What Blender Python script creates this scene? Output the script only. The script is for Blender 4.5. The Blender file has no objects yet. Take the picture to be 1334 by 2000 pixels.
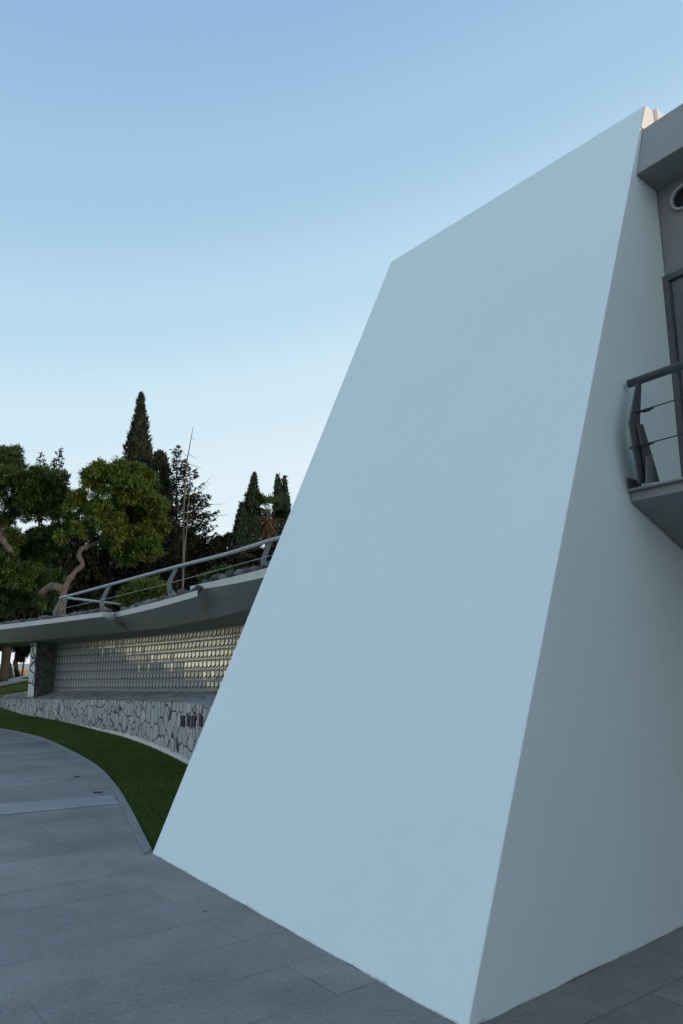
import bpy, bmesh, math, random
import numpy as np
from mathutils import Vector, Matrix, noise as mnoise
random.seed(7); RNG = np.random.default_rng(11)
scn = bpy.context.scene
COL = scn.collection

# ------------------------------------------------------------------ camera model (to survey the place from the photo)
F, YH, H = 1450.0, 1305.0, 1.6
TH = math.atan((YH-1000)/F); CT, ST = math.cos(TH), math.sin(TH)
def ray(px, py):
    u = (px-667)/F; v = (1000-py)/F
    return Vector((u, CT-v*ST, ST+v*CT))
EYE = Vector((0, 0, H))
def gp(px, py, z=0.0):
    d = ray(px, py); return EYE+d*((z-H)/d.z)
def at(px, py, Y):
    d = ray(px, py); return EYE+d*(Y/d.y)
def pl(px, py, p0, n):
    d = ray(px, py); return EYE+d*((p0-EYE).dot(n)/d.dot(n))
def interp(tab, x):
    xs = [t[0] for t in tab]
    return [float(np.interp(x, xs, [t[k] for t in tab])) for k in range(1, len(tab[0]))]

# ------------------------------------------------------------------ helpers
def link(o, parent=None):
    COL.objects.link(o)
    if parent: o.parent = parent
    return o
def tag(o, label=None, cat=None, group=None, kind=None):
    if label: o['label'] = label
    if cat: o['category'] = cat
    if group: o['group'] = group
    if kind: o['kind'] = kind
    return o
def thing(name, label, cat, loc=(0, 0, 0), group=None):
    o = bpy.data.objects.new(name, None); o.location = loc; o.empty_display_size = .1
    link(o); return tag(o, label, cat, group)
def build(name, verts, faces, mat, parent=None, smooth=False, uvs=None):
    """one mesh object; vertices in world space (moved into the parent's space when the parent is offset)"""
    off = Vector(parent.location) if parent else Vector((0, 0, 0))
    if parent and parent.parent: off = off+Vector(parent.parent.location)
    me = bpy.data.meshes.new(name)
    me.from_pydata([tuple(Vector(v)-off) for v in verts], [], faces)
    if uvs is not None:
        uv = me.uv_layers.new(name='UVMap')
        for lp in me.loops: uv.data[lp.index].uv = uvs[lp.vertex_index]
    me.materials.append(mat)
    bm = bmesh.new(); bm.from_mesh(me)
    bmesh.ops.recalc_face_normals(bm, faces=bm.faces)
    bm.to_mesh(me); bm.free()
    if smooth:
        for p in me.polygons: p.use_smooth = True
    return link(bpy.data.objects.new(name, me), parent)
def mesh_np(name, V, n_per, mat, parent=None):
    """V: (nfaces*n_per,3) loose polygons"""
    off = np.array(parent.location) if parent else np.zeros(3)
    V = (V-off).astype(np.float32)
    me = bpy.data.meshes.new(name); nf = len(V)//n_per
    me.vertices.add(len(V)); me.vertices.foreach_set('co', V.ravel())
    me.loops.add(len(V)); me.loops.foreach_set('vertex_index', np.arange(len(V), dtype=np.int32))
    me.polygons.add(nf)
    me.polygons.foreach_set('loop_start', np.arange(0, len(V), n_per, dtype=np.int32))
    me.polygons.foreach_set('loop_total', np.full(nf, n_per, dtype=np.int32))
    me.update(calc_edges=True); me.validate()
    me.materials.append(mat)
    return link(bpy.data.objects.new(name, me), parent)
class MB:
    def __init__(s): s.v = []; s.f = []
    def add(s, vs, fs):
        k = len(s.v); s.v += [Vector(v) for v in vs]; s.f += [tuple(i+k for i in f) for f in fs]
    def prism(s, poly, vec):
        n = len(poly); poly = [Vector(p) for p in poly]; vec = Vector(vec)
        s.add(poly+[p+vec for p in poly],
              [tuple(range(n)), tuple(range(2*n-1, n-1, -1))]+[(i, (i+1) % n, n+(i+1) % n, n+i) for i in range(n)])
    def box(s, o, a, b, c):
        o, a, b, c = map(Vector, (o, a, b, c)); s.prism([o, o+a, o+a+b, o+b], c)
    def tube(s, pts, r, n=10, cap=True):
        pts = [Vector(p) for p in pts]; rs = r if isinstance(r, (list, tuple)) else [r]*len(pts)
        k = len(s.v); up = None
        for i, p in enumerate(pts):
            t = (pts[min(i+1, len(pts)-1)]-pts[max(i-1, 0)]).normalized()
            if up is None: up = t.orthogonal().normalized()
            up = (up-t*up.dot(t)).normalized(); b = t.cross(up)
            for j in range(n):
                a = 2*math.pi*j/n; s.v.append(p+(up*math.cos(a)+b*math.sin(a))*rs[i])
        for i in range(len(pts)-1):
            for j in range(n):
                s.f.append((k+i*n+j, k+i*n+(j+1) % n, k+(i+1)*n+(j+1) % n, k+(i+1)*n+j))
        if cap:
            s.f.append(tuple(k+j for j in range(n-1, -1, -1)))
            s.f.append(tuple(k+(len(pts)-1)*n+j for j in range(n)))
    def sheet(s, rows):
        m = len(rows[0]); k = len(s.v)
        for r in rows: s.v += [Vector(p) for p in r]
        for i in range(len(rows)-1):
            for j in range(m-1):
                s.f.append((k+i*m+j, k+i*m+j+1, k+(i+1)*m+j+1, k+(i+1)*m+j))
    def build(s, name, mat, parent=None, smooth=False): return build(name, s.v, s.f, mat, parent, smooth)
def bevel(o, w=.008, seg=2):
    m = o.modifiers.new('bevel', 'BEVEL'); m.width = w; m.segments = seg; m.limit_method = 'ANGLE'; m.angle_limit = math.radians(35)
    return o
def spline(pts, n=8):
    """Catmull-Rom through points"""
    P = [Vector(p) for p in pts]; P = [P[0]*2-P[1]]+P+[P[-1]*2-P[-2]]; out = []
    for i in range(1, len(P)-2):
        for k in range(n):
            t = k/n; a, b, c, d = P[i-1:i+3]
            out.append(.5*((2*b)+(c-a)*t+(2*a-5*b+4*c-d)*t*t+(-a+3*b-3*c+d)*t**3))
    out.append(P[-2]); return out

# ------------------------------------------------------------------ materials
def new_mat(name):
    m = bpy.data.materials.new(name); m.use_nodes = True
    nt = m.node_tree; b = nt.nodes['Principled BSDF']
    return m, nt, b
def N(nt, t, **kw):
    n = nt.nodes.new(t)
    for k, v in kw.items():
        if k.startswith('i_'): n.inputs[k[2:].replace('_', ' ')].default_value = v
        else: setattr(n, k, v)
    return n
def ramp(nt, fac, stops, interp='LINEAR'):
    r = nt.nodes.new('ShaderNodeValToRGB'); r.color_ramp.interpolation = interp
    el = r.color_ramp.elements
    while len(el) < len(stops): el.new(.5)
    for e, (p, c) in zip(el, stops):
        e.position = p; e.color = (c if len(c) == 4 else (*c, 1)) if hasattr(c, '__len__') else (c, c, c, 1)
    nt.links.new(fac, r.inputs[0]); return r.outputs[0]
def mixc(nt, fac, a, b, mode='MIX'):
    m = nt.nodes.new('ShaderNodeMix'); m.data_type = 'RGBA'; m.blend_type = mode
    L = nt.links
    for s, x in ((m.inputs[0], fac), (m.inputs[6], a), (m.inputs[7], b)):
        if isinstance(x, bpy.types.NodeSocket): L.new(x, s)
        elif isinstance(x, (int, float)): s.default_value = x
        else: s.default_value = (*x, 1)
    return m.outputs[2]
def math_(nt, op, a, b=0.0):
    m = nt.nodes.new('ShaderNodeMath'); m.operation = op
    for s, x in ((m.inputs[0], a), (m.inputs[1], b)):
        if isinstance(x, bpy.types.NodeSocket): nt.links.new(x, s)
        else: s.default_value = x
    return m.outputs[0]
def coords(nt, scale=(1, 1, 1), rot=0, kind='Object'):
    tc = nt.nodes.new('ShaderNodeTexCoord'); mp = nt.nodes.new('ShaderNodeMapping')
    mp.inputs['Scale'].default_value = scale; mp.inputs['Rotation'].default_value = (0, 0, rot)
    nt.links.new(tc.outputs[kind], mp.inputs[0]); return mp.outputs[0]
def noise(nt, vec, scale, detail=4, rough=.55, dist=0):
    n = N(nt, 'ShaderNodeTexNoise', i_Scale=scale, i_Detail=detail, i_Roughness=rough, i_Distortion=dist)
    nt.links.new(vec, n.inputs['Vector']); return n.outputs[0]
def bump(nt, b, h, strength, dist=.01):
    bp = N(nt, 'ShaderNodeBump', i_Strength=strength, i_Distance=dist)
    nt.links.new(h, bp.inputs['Height']); nt.links.new(bp.outputs[0], b.inputs['Normal'])

def mat_plaster(name, col, var=.05, rough=.75, grain=60, streak=0.0, bumpk=.12, pocks=False, grime=False):
    m, nt, b = new_mat(name); v = coords(nt)
    n1 = noise(nt, v, .9, 5, .6); n2 = noise(nt, v, 7, 3)
    s = math_(nt, 'ADD', math_(nt, 'MULTIPLY', n1, .75), math_(nt, 'MULTIPLY', n2, .25))
    c = ramp(nt, s, [(.3, tuple(x*(1-var) for x in col)), (.7, tuple(min(1, x*(1+var*.6)) for x in col))])
    if streak:
        st = noise(nt, coords(nt, (14, 14, .5)), 1, 3)
        c = mixc(nt, math_(nt, 'MULTIPLY', ramp(nt, st, [(.45, 0.), (.75, 1.)]), streak), c, tuple(x*.62 for x in col))
    if pocks:
        vo = N(nt, 'ShaderNodeTexVoronoi', i_Scale=2.2); nt.links.new(v, vo.inputs['Vector'])
        pk = ramp(nt, vo.outputs['Distance'], [(.008, 1.), (.016, 0.)])
        c = mixc(nt, math_(nt, 'MULTIPLY', pk, .6), c, (.15, .15, .15))
    if grime:      # splashed dirt at the foot, ragged upper edge
        sx = nt.nodes.new('ShaderNodeSeparateXYZ'); nt.links.new(v, sx.inputs[0])
        hgt = math_(nt, 'SUBTRACT', math_(nt, 'MULTIPLY', noise(nt, v, 5, 8, .8), .11), math_(nt, 'ADD', sx.outputs['Z'], .046))
        c = mixc(nt, ramp(nt, hgt, [(.0, 0.), (.02, .6)]), c, (.20, .18, .15))
    nt.links.new(c, b.inputs['Base Color']); b.inputs['Roughness'].default_value = rough
    b.inputs['Specular IOR Level'].default_value = .3
    g = noise(nt, v, grain, 4, .7); w = noise(nt, v, 2.2, 2)
    bump(nt, b, math_(nt, 'ADD', math_(nt, 'MULTIPLY', g, .25), math_(nt, 'MULTIPLY', w, 2.0)), bumpk, .008)
    return m
M = {}
M['white'] = mat_plaster('white_plaster', (.76, .862, .862), .025, .7, 70, .0, .15, True, True)
M['sun_tint'] = mat_plaster('sun_tinted_plaster', (.80, .74, .68), .05, .75, 60)  # warm tint paints low sunlight into the upstand's colour
M['grey'] = mat_plaster('grey_render', (.30, .305, .30), .05, .8, 80)
M['greywall'] = mat_plaster('dark_grey_render', (.25, .25, .25), .05, .8, 80)
M['balc'] = mat_plaster('balcony_concrete', (.27, .275, .28), .06, .8, 60)
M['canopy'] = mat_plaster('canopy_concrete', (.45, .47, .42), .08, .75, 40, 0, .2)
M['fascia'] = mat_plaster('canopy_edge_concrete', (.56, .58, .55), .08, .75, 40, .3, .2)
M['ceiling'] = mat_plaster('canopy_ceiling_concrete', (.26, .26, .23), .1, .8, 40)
M['blank'] = mat_plaster('dim_glazing', (.012, .012, .013), .1, .35, 5, 0, .02)
M['plinth'] = mat_plaster('plinth_concrete', (.72, .73, .72), .1, .8, 40, .35, .2)
M['farwall'] = mat_plaster('painted_wall', (.38, .42, .46), .08)
M['tanwall'] = mat_plaster('tan_wall', (.36, .24, .13), .15)
M['kerb'] = mat_plaster('kerb_concrete', (.235, .235, .23), .15, .85, 30, 0, .3)
def mat_metal(name, col, rough=.45, metal=0.0, spec=.5):
    m, nt, b = new_mat(name); v = coords(nt)
    n = noise(nt, v, 6, 5); c = ramp(nt, n, [(.3, tuple(x*.85 for x in col)), (.7, tuple(x*1.1 for x in col))])
    nt.links.new(c, b.inputs['Base Color']); b.inputs['Roughness'].default_value = rough; b.inputs['Metallic'].default_value = metal
    b.inputs['Specular IOR Level'].default_value = spec
    bump(nt, b, noise(nt, v, 40, 3), .05, .003); return m
M['rail_dark'] = mat_metal('dark_grey_paint', (.085, .095, .10), .5)
M['rail_light'] = mat_metal('pale_grey_paint', (.33, .365, .365), .42)
M['post_grey'] = mat_metal('grey_post_paint', (.15, .17, .18), .5)
M['cable'] = mat_metal('steel_cable', (.10, .11, .12), .4, .5)
M['door'] = mat_metal('door_paint', (.15, .155, .165), .5)
M['doorframe'] = mat_metal('door_frame_paint', (.10, .105, .11), .5)
M['white_ring'] = mat_metal('white_frame', (.38, .41, .40), .5)
M['dark'] = mat_metal('slot_shade_drain_metal', (.02, .02, .022), .8)
m, nt, b = new_mat('window_glass'); b.inputs['Base Color'].default_value = (.01, .011, .014, 1); b.inputs['Roughness'].default_value = .06; M['glass'] = m

def mat_paving(name='stamped_paving', base=(.255, .238, .226), joints=True):
    m, nt, b = new_mat(name); v = coords(nt)
    n1 = noise(nt, v, .55, 5, .6, .3); n2 = noise(nt, v, 3.1, 6, .65)
    c = ramp(nt, n1, [(.3, tuple(x*.66 for x in base)), (.52, base), (.72, tuple(x*1.25 for x in base))])
    c = mixc(nt, .5, c, ramp(nt, n2, [(.25, (.55, .55, .56)), (.75, (1.25, 1.24, 1.22))]), 'MULTIPLY')
    c = mixc(nt, .55, c, ramp(nt, noise(nt, v, 38, 4, .75), [(.3, (.6, .6, .6)), (.7, (1.35, 1.34, 1.32))]), 'MULTIPLY')
    hgt = math_(nt, 'MULTIPLY', noise(nt, v, 26, 5, .7), .45)
    vr = coords(nt, rot=-math.radians(37.5))
    if joints:
        br = N(nt, 'ShaderNodeTexBrick', offset=.5, i_Scale=1.0)
        for k, x in (('Brick Width', 2.5), ('Row Height', .47), ('Mortar Size', .0065), ('Mortar Smooth', .3)): br.inputs[k].default_value = x
        br.inputs['Color1'].default_value = (.86, .86, .86, 1); br.inputs['Color2'].default_value = (1.12, 1.11, 1.1, 1); br.inputs['Mortar'].default_value = (1, 1, 1, 1)
        nt.links.new(vr, br.inputs['Vector']); c = mixc(nt, .7, c, br.outputs['Color'], 'MULTIPLY')
        mask = ramp(nt, noise(nt, v, 1.1, 4), [(.42, .08), (.62, .9)])
        jf = math_(nt, 'MULTIPLY', br.outputs['Fac'], mask)
        c = mixc(nt, math_(nt, 'MULTIPLY', jf, .8), c, (.035, .035, .034))
        hgt = math_(nt, 'SUBTRACT', hgt, jf)
    # wispy pale scuffs and dark drips
    ws = noise(nt, coords(nt, (1.6, 7, 1), rot=-math.radians(25)), 2.3, 6, .6, 2.5)
    sc = math_(nt, 'MULTIPLY', ramp(nt, ws, [(.485, 0.), (.5, 1.), (.515, 0.)]), ramp(nt, noise(nt, v, .7, 2), [(.38, 0.), (.56, .75)]))
    c = mixc(nt, sc, c, (.34, .36, .38))
    vo = N(nt, 'ShaderNodeTexVoronoi', i_Scale=1.7); nt.links.new(v, vo.inputs['Vector'])
    c = mixc(nt, math_(nt, 'MULTIPLY', ramp(nt, vo.outputs['Distance'], [(.02, 1.), (.04, 0.)]), .75), c, (.02, .02, .02))
    nt.links.new(c, b.inputs['Base Color'])
    nt.links.new(ramp(nt, n2, [(.3, .5), (.7, .72)]), b.inputs['Roughness']); b.inputs['Specular IOR Level'].default_value = .35
    bump(nt, b, hgt, .35, .008); return m
M['paving'] = mat_paving()
M['band'] = mat_paving('paving_band_concrete', (.36, .35, .33), False)
M['farpath'] = mat_paving('far_path_concrete', (.30, .32, .34), False)

def mat_stone(name, scale, cols, joint, jw=.035, uv=True, bumpk=.8, gap=1.0):
    m, nt, b = new_mat(name); v = coords(nt, kind='UV' if uv else 'Object')
    wob = N(nt, 'ShaderNodeTexNoise', i_Scale=3.0, i_Detail=3); nt.links.new(v, wob.inputs['Vector'])
    ad = N(nt, 'ShaderNodeVectorMath', operation='MULTIPLY_ADD'); nt.links.new(wob.outputs['Color'], ad.inputs[0]); ad.inputs[1].default_value = (.16, .16, .16)
    nt.links.new(v, ad.inputs[2]); vec = ad.outputs[0]
    ed = N(nt, 'ShaderNodeTexVoronoi', feature='DISTANCE_TO_EDGE', i_Scale=scale, i_Randomness=1.0); nt.links.new(vec, ed.inputs['Vector'])
    ce = N(nt, 'ShaderNodeTexVoronoi', feature='F1', i_Scale=scale, i_Randomness=1.0); nt.links.new(vec, ce.inputs['Vector'])
    sep = N(nt, 'ShaderNodeSeparateColor'); nt.links.new(ce.outputs['Color'], sep.inputs[0])
    c = ramp(nt, sep.outputs[0], [(0, cols[0]), (.5, cols[1]), (1, cols[2])])
    fine = noise(nt, v, 16, 6, .65)
    c = mixc(nt, .6, c, ramp(nt, fine, [(.25, (.7, .7, .7)), (.75, (1.2, 1.2, 1.2))]), 'MULTIPLY')
    var = noise(nt, v, 2.1, 2)
    jd = math_(nt, 'SUBTRACT', ed.outputs['Distance'], math_(nt, 'MULTIPLY', ramp(nt, var, [(.35, 0.), (.7, 1.)]), jw*.7))
    jm = ramp(nt, jd, [(jw*.45, 1.), (jw, 0.)])
    c = mixc(nt, math_(nt, 'MULTIPLY', jm, gap), c, joint)
    nt.links.new(c, b.inputs['Base Color']); b.inputs['Roughness'].default_value = .8
    h = math_(nt, 'ADD', ramp(nt, jd, [(0., 0.), (jw*2.4, 1.)]), math_(nt, 'MULTIPLY', fine, .25))
    h = math_(nt, 'ADD', h, math_(nt, 'MULTIPLY', sep.outputs[1], .5))
    bump(nt, b, h, bumpk, .03); return m
ST3 = [(.34, .345, .345), (.41, .42, .42), (.47, .48, .48)]
M['stone'] = mat_stone('crazy_stone_cladding', 3.1, ST3, (.045, .047, .047), .032)
M['floorstone'] = mat_stone('flagstone_floor', 1.6, [(.24, .25, .26), (.29, .30, .31), (.34, .35, .36)], (.05, .05, .05), .03, False)
M['pier_shade'] = mat_stone('shade_painted_pier_stone', 3.4, [(.15, .15, .145), (.18, .18, .175), (.21, .21, .2)], (.06, .06, .055), .03)  # darker copy of the pier stone, canopy shade painted into the colour
M['pierstone'] = mat_stone('pier_stone', 2.6, [(.58, .6, .58), (.65, .67, .65), (.72, .74, .72)], (.05, .05, .045), .05)

# glazed relief blocks; golden and bronze tones paint on a warm sky reflection
def mat_tile(name, c0, c1, c2, dark, met, rough):
    m, nt, b = new_mat(name); v = coords(nt)
    ri = N(nt, 'ShaderNodeNewGeometry').outputs['Random Per Island']
    c = ramp(nt, ri, [(0, c0), (.5, c1), (1, c2)])
    c = mixc(nt, math_(nt, 'MULTIPLY', ramp(nt, noise(nt, v, 22, 4), [(.5, 0.), (.7, 1.)]), .55), c, dark)
    nt.links.new(c, b.inputs['Base Color']); b.inputs['Metallic'].default_value = met; b.inputs['Roughness'].default_value = rough
    bump(nt, b, math_(nt, 'ADD', noise(nt, v, 30, 4, .6), math_(nt, 'MULTIPLY', noise(nt, v, 90, 2), .4)), .18, .01); return m
M['tile'] = mat_tile('glow_painted_tile', (.86, .72, .44), (.93, .80, .54), (.98, .88, .66), (.3, .25, .16), .72, .27)
M['tile_mid'] = mat_tile('half_glow_painted_tile', (.46, .42, .33), (.55, .51, .41), (.64, .60, .50), (.18, .16, .13), .5, .34)
M['tile_grey'] = mat_plaster('unlit_grey_tile', (.38, .395, .39), .15, .6, 30, 0, .3)
M['mortar'] = mat_plaster('dark_mortar', (.10, .10, .095), .2, .85, 40)
M['rib'] = mat_plaster('grey_rib', (.33, .345, .34), .12, .8, 40, .2, .2)

def mat_leaf(name, c0, c1, c2, trans=.25, rough=.5, patch=.5):
    m, nt, b = new_mat(name)
    ri = N(nt, 'ShaderNodeNewGeometry').outputs['Random Per Island']
    big = noise(nt, coords(nt), patch, 3)
    s = math_(nt, 'ADD', math_(nt, 'MULTIPLY', ri, .5), math_(nt, 'MULTIPLY', ramp(nt, big, [(.35, 0.), (.65, 1.)]), .5))
    c = ramp(nt, s, [(.05, c0), (.5, c1), (.95, c2)])
    nt.links.new(c, b.inputs['Base Color']); b.inputs['Roughness'].default_value = rough; b.inputs['Specular IOR Level'].default_value = .25
    if trans:
        tr = N(nt, 'ShaderNodeBsdfTranslucent'); nt.links.new(c, tr.inputs[0])
        mx = N(nt, 'ShaderNodeMixShader'); mx.inputs[0].default_value = trans
        nt.links.new(b.outputs[0], mx.inputs[1]); nt.links.new(tr.outputs[0], mx.inputs[2])
        nt.links.new(mx.outputs[0], nt.nodes['Material Output'].inputs[0])
    return m
M['leaf_warm'] = mat_leaf('yellow_green_leaves', (.065, .095, .016), (.12, .165, .028), (.18, .22, .042), .3)
M['leaf_cool'] = mat_leaf('deep_green_leaves', (.038, .068, .02), (.068, .108, .03), (.115, .15, .04), .28)
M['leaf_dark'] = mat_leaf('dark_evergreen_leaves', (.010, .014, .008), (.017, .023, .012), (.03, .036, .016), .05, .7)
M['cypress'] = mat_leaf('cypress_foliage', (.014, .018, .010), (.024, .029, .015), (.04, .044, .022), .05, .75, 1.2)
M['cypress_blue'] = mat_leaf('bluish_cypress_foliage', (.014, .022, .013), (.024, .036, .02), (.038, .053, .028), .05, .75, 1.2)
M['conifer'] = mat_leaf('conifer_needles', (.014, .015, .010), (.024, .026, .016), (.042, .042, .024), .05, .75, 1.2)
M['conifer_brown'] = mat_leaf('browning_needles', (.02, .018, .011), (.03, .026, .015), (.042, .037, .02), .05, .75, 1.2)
M['bush'] = mat_leaf('yellow_bush_leaves', (.05, .075, .015), (.085, .12, .022), (.12, .155, .03), .2, .6, 2)
M['palm'] = mat_leaf('palm_fronds', (.04, .06, .022), (.06, .09, .032), (.09, .125, .045), .2)
M['palm_dead'] = mat_leaf('dead_palm_fronds', (.06, .036, .018), (.09, .055, .03), (.13, .08, .045), .1, .8)
M['grass'] = mat_leaf('turf_blades', (.05, .085, .016), (.076, .12, .024), (.11, .16, .036), .15, .7, .35)
def mat_bark(name, c0, c1, sc=9):
    m, nt, b = new_mat(name); v = coords(nt, (1, 1, .25)); n = noise(nt, v, sc, 6, .65, .5)
    nt.links.new(ramp(nt, n, [(.3, c0), (.7, c1)]), b.inputs['Base Color']); b.inputs['Roughness'].default_value = .85
    bump(nt, b, n, .7, .04); return m
M['bark'] = mat_bark('brown_bark', (.045, .038, .031), (.13, .112, .092))
M['bark_dark'] = mat_bark('dark_bark', (.018, .015, .012), (.042, .035, .028))
M['deadwood'] = mat_bark('dead_wood', (.07, .06, .05), (.14, .12, .10))
m, nt, b = new_mat('lawn_turf'); v = coords(nt)
n1 = noise(nt, v, .5, 4); n2 = noise(nt, v, 60, 4, .7)
c = ramp(nt, math_(nt, 'ADD', math_(nt, 'MULTIPLY', n1, .5), math_(nt, 'MULTIPLY', n2, .5)), [(.3, (.048, .075, .014)), (.7, (.09, .132, .026))])
nt.links.new(c, b.inputs['Base Color']); b.inputs['Roughness'].default_value = .9; b.inputs['Specular IOR Level'].default_value = .1
bump(nt, b, n2, 1, .03); M['lawn'] = m
m, nt, b = new_mat('river_stone'); v = coords(nt, kind='Object')
oi = N(nt, 'ShaderNodeObjectInfo').outputs['Random']
c = ramp(nt, oi, [(0, (.06, .06, .063)), (.5, (.115, .112, .112)), (1, (.21, .20, .195))])
c = mixc(nt, .6, c, ramp(nt, noise(nt, v, 30, 6, .7), [(.3, (.6, .6, .6)), (.7, (1.3, 1.3, 1.3))]), 'MULTIPLY')
nt.links.new(c, b.inputs['Base Color']); b.inputs['Roughness'].default_value = .85
bump(nt, b, noise(nt, v, 45, 4), .4, .01); M['pebble'] = m

# ------------------------------------------------------------------ key survey points
A = gp(297, 1667); B = gp(912.5, 2013); E1 = gp(1334, 1810)
e = (E1-B).normalized(); g = (B-A).normalized()
nS = Vector((e.y, -e.x, 0))                       # outward normal of the slab's right side
S = lambda px, py, o=0.0: pl(px, py, B+g*o, nS)
C = S(1259, 206)
nF = (B-A).cross(C-B); D = pl(764, 511, A, nF)
kof = lambda p: (p-B).dot(e)
up_ = Vector((0, 0, 1))

# ------------------------------------------------------------------ terrain, paving, lawn
def hz(x, y):
    t = min(1, max(0, (y-27)/18)); t = t*t*(3-2*t)
    return 1.05*t
def terr(px, py):
    d = ray(px, py); t = 5.0
    while t < 400:
        p = EYE+d*t
        if p.z <= hz(p.x, p.y): return p
        t += .05
    return p
mb = MB()
ys = [-60, -30, -10, 0, 4, 8, 12, 16, 20, 24]+[26+i*1.0 for i in range(22)]+[50, 60, 80, 120, 250, 600]
xs = [-600, -200, -80, -50]+[-40+2.5*i for i in range(25)]+[40, 80, 200, 600]
mb.sheet([[(x, y, hz(x, y)-.02) for x in xs] for y in ys])
tag(mb.build('lawn', M['lawn'], smooth=True), kind='structure')

KP = [(0, 1425), (45, 1434), (80, 1443.5), (130, 1467), (180, 1497), (215, 1536), (240, 1580), (262, 1628), (281, 1669)]
kc = [gp(*p) for p in KP]
kc = [Vector((-30, 34, 0)), Vector((-20, 29.5, 0)), Vector((-13.5, 24.8, 0))]+kc
kc = spline(kc, 6)+[A+(A-B).normalized()*.07+e*.03]
# paving: near side of the kerb line, round the slab's foot and away to the right
pv = [v.copy() for v in kc]+[A.copy(), A+e*.6, Vector((3, 12, 0)), Vector((30, 12, 0)), Vector((40, -40, 0)), Vector((-60, -40, 0)), Vector((-60, 40, 0))]
for v in pv: v.z = 0
o = tag(build('paving', pv, [tuple(range(len(pv)))], M['paving']), kind='structure')
# kerb strip on the lawn side of the paving edge
rows = [[], [], [], []]
for i, p in enumerate(kc):
    t = (kc[min(i+1, len(kc)-1)]-kc[max(i-1, 0)]).normalized(); nrm = Vector((-t.y, t.x, 0))
    if nrm.x < 0: nrm = -nrm
    w = .08
    rows[0].append(p+Vector((0, 0, -.05))); rows[1].append(p+Vector((0, 0, .012))); rows[2].append(p+nrm*w+Vector((0, 0, .016))); rows[3].append(p+nrm*w+Vector((0, 0, -.05)))
mb = MB(); mb.sheet(rows)
o = tag(mb.build('kerb_strip', M['kerb']), kind='structure')
# pale band across the path
q = [gp(0, 1570.5, .004), gp(219, 1552.5, .004), gp(233, 1569.5, .004), gp(0, 1591.5, .004)]
q = [q[0]+(q[0]-q[1])*9, q[1], q[2], q[3]+(q[3]-q[2])*9]
tag(build('paving_band', q, [tuple(range(4))], M['band']), kind='structure')
# far path climbing the lawn
up = [(-60, 1346), (-20, 1339), (0, 1334), (25, 1325.5), (57, 1317.5), (75, 1314.5)]
dn = [(-60, 1356), (-20, 1348), (0, 1341.5), (25, 1336), (57, 1329), (75, 1325)]
mb = MB(); mb.sheet([[terr(*p)+Vector((0, 0, .03)) for p in up], [terr(*p)+Vector((0, 0, .03)) for p in dn]])
tag(mb.build('far_path', M['farpath']), kind='structure')

# ------------------------------------------------------------------ the leaning white slab
def slab_front_point(s, t):      # bilinear on front face
    return A.lerp(B, s).lerp(D.lerp(C, s), t)
th = .13
top_back_C = C+e*th; top_back_D = D+e*th
zb = Vector((0, 0, -.15))
mb = MB()
deep = 4.2
Bs, As = B+e*deep, A+e*deep
Cd = Vector((top_back_C.x, top_back_C.y, 5.6)); Dd = Vector((top_back_D.x, top_back_D.y, 5.6))
Bt = Vector((Bs.x, Bs.y, 5.6)); At = Vector((As.x, As.y, 5.6))
Ax = A+(A-D)*(.15/D.z); Bx = B+(B-C)*(.15/C.z)
V = [Ax, Bx, Bs+zb, As+zb, C, D, top_back_C, top_back_D, Cd, Dd, Bt, At]
Fc = [(0, 1, 4, 5), (1, 2, 10, 8, 6, 4), (0, 5, 7, 9, 11, 3), (4, 6, 7, 5), (6, 8, 9, 7), (8, 10, 11, 9), (2, 3, 11, 10), (0, 3, 2, 1)]
o = build('leaning_wall', V, Fc, M['white'])
bevel(o, .008, 2)
tag(o, 'huge smooth white plaster wall leaning back over the paved path', 'wall')

mb = MB(); ks_ = [i/40 for i in range(41)]
for (a_, b_, nn) in ((A, B, -(Vector((-g.y, g.x, 0)))), (B, B+e*4, nS)):
    if nn.y > 0: nn = -nn
    mb.sheet([[a_.lerp(b_, t)+nn*(.001+.007*mnoise.noise(Vector((t*25, a_.x, 0))))+up_*.003 for t in ks_], [a_.lerp(b_, t)-nn*.01+up_*.003 for t in ks_]])
tag(mb.build('paving_joint', M['bark']), kind='structure')
# ------------------------------------------------------------------ grey building to the right of the slab
bl = thing('terrace_building', 'grey building with overhanging roof edge, door and round window right of the leaning wall', 'building', (6.5, 2.5, 0))
T1 = S(1254, 253); T2 = S(1242, 341); J = S(1275, 368)
Jw = Vector((J.x, J.y, 0))+e*.06
Lb = 13.0
off = g*.012

mb = MB(); mb.box(Jw+off+up_*-.1, g*Lb, e*9, up_*5.75)
mb.build('wall', M['greywall'], bl)
mb = MB(); T2h = Vector((T2.x, T2.y, T2.z))
poly = [T1, T2h, Vector((Jw.x, Jw.y, T2.z))+e*.25, Vector((Jw.x, Jw.y, T1.z))+e*8.5]
mb.prism([p+g*.002 for p in poly], g*Lb)
rf = mb.build('roof', M['grey'], bl); bevel(rf, .01)
# unseen wing added beyond the frame to keep the slab's side in shade
wq = Jw+g*11.0
mb = MB(); mb.box(Vector((wq.x+.6, wq.y, -.1)), Vector((-2.2, -22, 0)), Vector((9, -1, 0)), up_*3.0)
mb.build('added_shade_wing', M['greywall'], bl)
# parapet blocks rising behind the slab's top corner
pp = thing('roof_parapet', 'upstand block with warm sunlight painted on at the top corner where white leaning wall meets grey roof', 'parapet', tuple(C))
k1 = Vector((C.x, C.y, 5.7))+e*th; zt = C.z
mb = MB(); mb.box(k1+e*.004-g*.6, g*.645, e*.75, up_*(zt-5.7+.02)); mb.build('block', M['sun_tint'], pp)
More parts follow.
